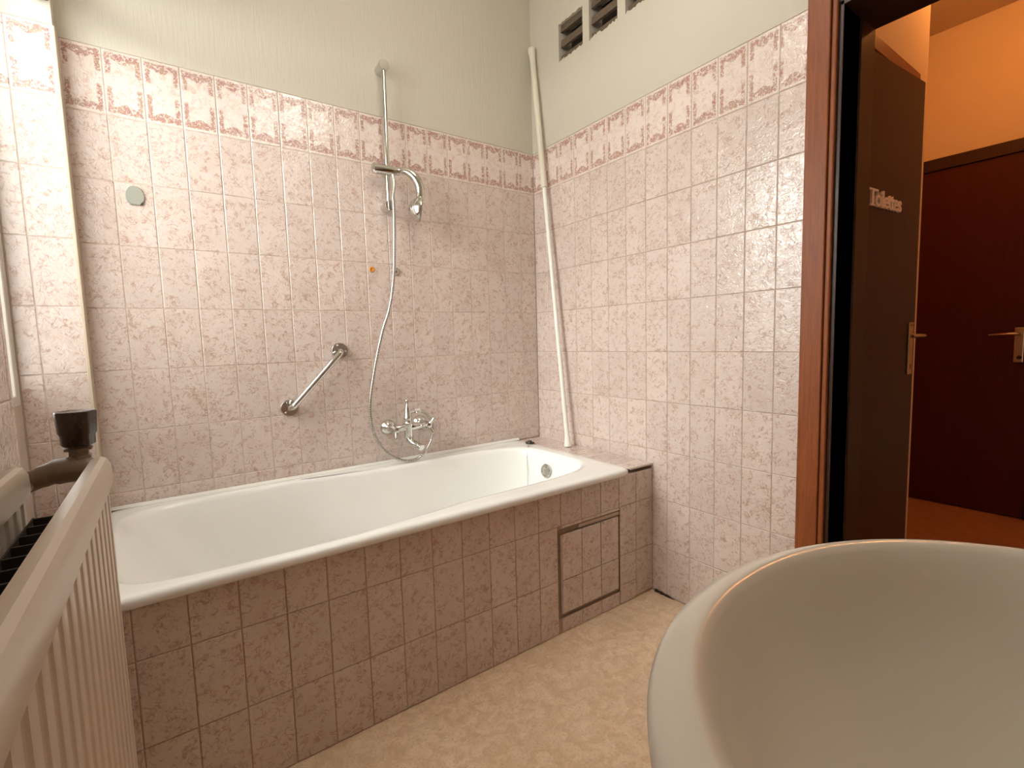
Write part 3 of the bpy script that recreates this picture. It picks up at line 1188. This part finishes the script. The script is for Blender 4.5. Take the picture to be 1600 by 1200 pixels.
obj('steel_cap', bm, 'dull_chrome', smooth=True, angle=40, label='small dark steel cap on the tiles just behind the shower hose', cat='cap')

# ================================================================== RADIATOR
RY1, RY0 = -1.100, -2.16
RZ0, RZ1 = 0.16, 0.9105
rad = thing('radiator', 'old cream painted double panel radiator along the left wall', 'radiator', (-1.735, RY1, 0))


def panel(xf, xb, yin, yout):
    """ribbed steel panel, front at xf (towards the room), extruded outline in plan, plus a moulded top bead"""
    bm = nb()
    pitch = 0.0400
    pr = []
    y = yout
    dpt = 0.006
    pr.append((xf - .004, y))
    while y - pitch > yin:
        for f, dx in ((0.10, -.004), (0.20, -.0045), (0.32, -.0105), (0.40, -.0105), (0.50, -.0045), (0.58, -.007), (0.66, -.0045), (1.0, -.004)):
            pr.append((xf + dx, y - pitch * f))
        y -= pitch
    pr.append((xf - .004, yin))
    L0 = [bm.verts.new((x, yy, RZ0)) for x, yy in pr] + [bm.verts.new((xb, yin, RZ0)), bm.verts.new((xb, yout, RZ0))]
    L1 = [bm.verts.new((v.co.x, v.co.y, RZ1 - .036)) for v in L0]
    nn = len(L0)
    for k in range(nn):
        bm.faces.new((L0[k], L0[(k + 1) % nn], L1[(k + 1) % nn], L1[k]))
    bm.faces.new(L0[::-1])
    bm.faces.new(L1)
    return bm


def bead(xf, xb, yin, yout, chamfer):
    bm = nb()
    prof = [(xf, RZ1 - .042), (xf + .0015, RZ1 - .030), (xf + .0005, RZ1 - .012), (xf - .004, RZ1 - .003), (xf - .010, RZ1), (xf - .016, RZ1 - .001),
            (xb, RZ1 - .003), (xb - .0005, RZ1 - .014), (xb, RZ1 - .042)]
    L0 = [bm.verts.new((x, yin, z)) for x, z in prof]
    L1 = [bm.verts.new((x, yout - (chamfer if z > RZ1 - .02 else 0), z)) for x, z in prof]
    n = len(prof)
    for k in range(n):
        bm.faces.new((L0[k], L0[(k + 1) % n], L1[(k + 1) % n], L1[k]))
    bm.faces.new(L0[::-1])
    bm.faces.new(L1)
    return bm


keep(obj('front_panel', panel(-1.681, -1.6985, RY0, RY1), 'rad'), rad)
keep(obj('top_bead', bead(-1.680, -1.7015, RY0, RY1, .0), 'rad', smooth=True, angle=35), rad)
keep(obj('back_panel', panel(-1.770, -1.788, RY0, RY1), 'rad'), rad)
keep(obj('top_bead', bead(-1.768, -1.7895, RY0, RY1, .0), 'rad', smooth=True, angle=35), rad)
bm = nb()
for k in range(26):
    y = RY1 - .010 - k * .04
    box(bm, -1.768, -1.703, y - .004, y, RZ0 + .02, 0.838)
box(bm, -1.768, -1.766, RY0, RY1 - .006, RZ0 + .02, 0.838)
box(bm, -1.705, -1.703, RY0, RY1 - .006, RZ0 + .02, 0.838)
keep(obj('convector_fins', bm, 'rad_dark', kind='stuff'), rad)
for yy in (RY1 - .15, RY0 + .15):
    keep(obj('foot', box(nb(), -1.765, -1.705, yy - .02, yy + .02, 0.0005, RZ0 + .03, .002), 'rad'), rad)

# valve at the far end
va = thing('radiator_valve', 'old radiator valve with dark brown knob at the radiator end', 'valve', (-1.732, -1.03, 0.88))


def vp_(name, bm, m, ang=40):
    return keep(obj(name, bm, m, smooth=True, angle=ang), va)


bm = nb()
tube(bm, catmull([(-1.788, -1.045, .872), (-1.768, -1.045, .880), (-1.748, -1.045, .886), (-1.724, -1.045, .887), (-1.708, -1.045, .884), (-1.690, -1.045, .878)], 4),
     [.0150] * 5 + [.0165] * 3 + [.0190] * 5 + [.0185] * 3 + [.016] * 5, 18)
vp_('valve_body', bm, 'valve')
bm = nb()
tube(bm, [(-1.690, -1.045, .880), (-1.690, -1.075, .880), (-1.690, -1.101, .880)], .0095, 14)
vp_('connector', bm, 'valve')
bm = nb()
tube(bm, [(-1.779, -1.045, .872), (-1.779, -1.075, .872), (-1.779, -1.101, .872)], .0080, 14)
vp_('connector', bm, 'valve')
bm = nb()
tube(bm, [(-1.715, -1.045, .880), (-1.715, -1.045, .001)], .0085, 12)
vp_('supply_pipe', bm, 'valve')
bm = nb()
lathe(bm, (-1.7205, -1.04, .900), (0, 0, 1), [(0, .016), (.006, .0165), (.008, .013), (.014, .013), (.015, .0185), (.018, .0185), (.019, .012), (.022, .012)], 6)
vp_('collar_nut', bm, 'valve', 20)
# ribbed cup knob
bm = nb()
n = 40
prof = [(.921, .0165), (.924, .0200), (.938, .0205), (.941, .0225), (.972, .0245), (.9745, .0235), (.9735, .021), (.9715, .006), (.9715, 0)]
rings = []
for z, r in prof:
    if r == 0:
        rings.append([bm.verts.new((-1.7205, -1.04, z))])
        continue
    rings.append([bm.verts.new((-1.7205 + math.cos(2 * math.pi * k / n) * r * (1 + (.045 if (k // 2) % 4 < 2 else -.03) * (1 if r > .018 else 0)),
                                -1.04 + math.sin(2 * math.pi * k / n) * r * (1 + (.045 if (k // 2) % 4 < 2 else -.03) * (1 if r > .018 else 0)), z)) for k in range(n)])
for a, b in zip(rings, rings[1:]):
    for k in range(n):
        if len(b) == 1:
            bm.faces.new((a[k], a[(k + 1) % n], b[0]))
        else:
            bm.faces.new((a[k], a[(k + 1) % n], b[(k + 1) % n], b[k]))
bm.faces.new(rings[0][::-1])
vp_('knob', bm, 'knob', 50)

# ================================================================== WASHBASIN
bx, by = -1.186, -2.062
bas = thing('washbasin', 'round beige ceramic washbasin at the lower right beside the doorway', 'washbasin', (bx, by, 0))
bm = nb()
NB = 96


def ring(r, z, back=0.0, sq=1.0):
    out = []
    for k in range(NB):
        a = 2 * math.pi * k / NB
        c, s = math.cos(a), math.sin(a)
        e = 0.93
        x, y = r * sgnpow(c, e), r * sgnpow(s, e)
        if y < 0:
            y *= sq
        out.append(Vector((bx + x, by + y + back, z)))
    return out


prof = [(0.060, .62, 0), (.150, .655, 0), (.225, .715, 0), (.262, .765, 0), (.281, .800, 0), (.2885, .822, 0), (.2890, .832, 0), (.2850, .8400, 0), (.2760, .8455, 0),
        (.2690, .8490, 0), (.2630, .8505, 0), (.2580, .8490, 0), (.2535, .8440, 0), (.2460, .8300, 0), (.2360, .8080, 0), (.2200, .7780, 0),
        (.1900, .7440, 0), (.1450, .7160, 0), (.0900, .7000, 0), (.0400, .6930, 0), (.0230, .6910, 0)]
rings = [[bm.verts.new(p) for p in ring(r, z, b, 1.6 if i < 9 else (1.25 if i < 11 else 1.0))] for i, (r, z, b) in enumerate(prof)]
for a, b in zip(rings, rings[1:]):
    for k in range(NB):
        bm.faces.new((a[k], a[(k + 1) % NB], b[(k + 1) % NB], b[k]))
bm.faces.new(rings[0][::-1])
bm.faces.new(rings[-1])
keep(obj('bowl', bm, 'basin', smooth=True, angle=80), bas)
bm = nb()
lathe(bm, (bx, by - .03, 0.0005), (0, 0, 1), [(0, .105), (.02, .105), (.05, .085), (.45, .070), (.60, .080), (.66, .095)], 32)
keep(obj('pedestal', bm, 'basin', smooth=True, angle=50), bas)
bm = nb()
lathe(bm, (bx, by, 0.690), (0, 0, 1), [(0, .022), (.003, .031), (.0045, .030), (.003, .022), (.001, 0)], 24)
keep(obj('drain', bm, 'chrome', smooth=True, angle=40), bas)
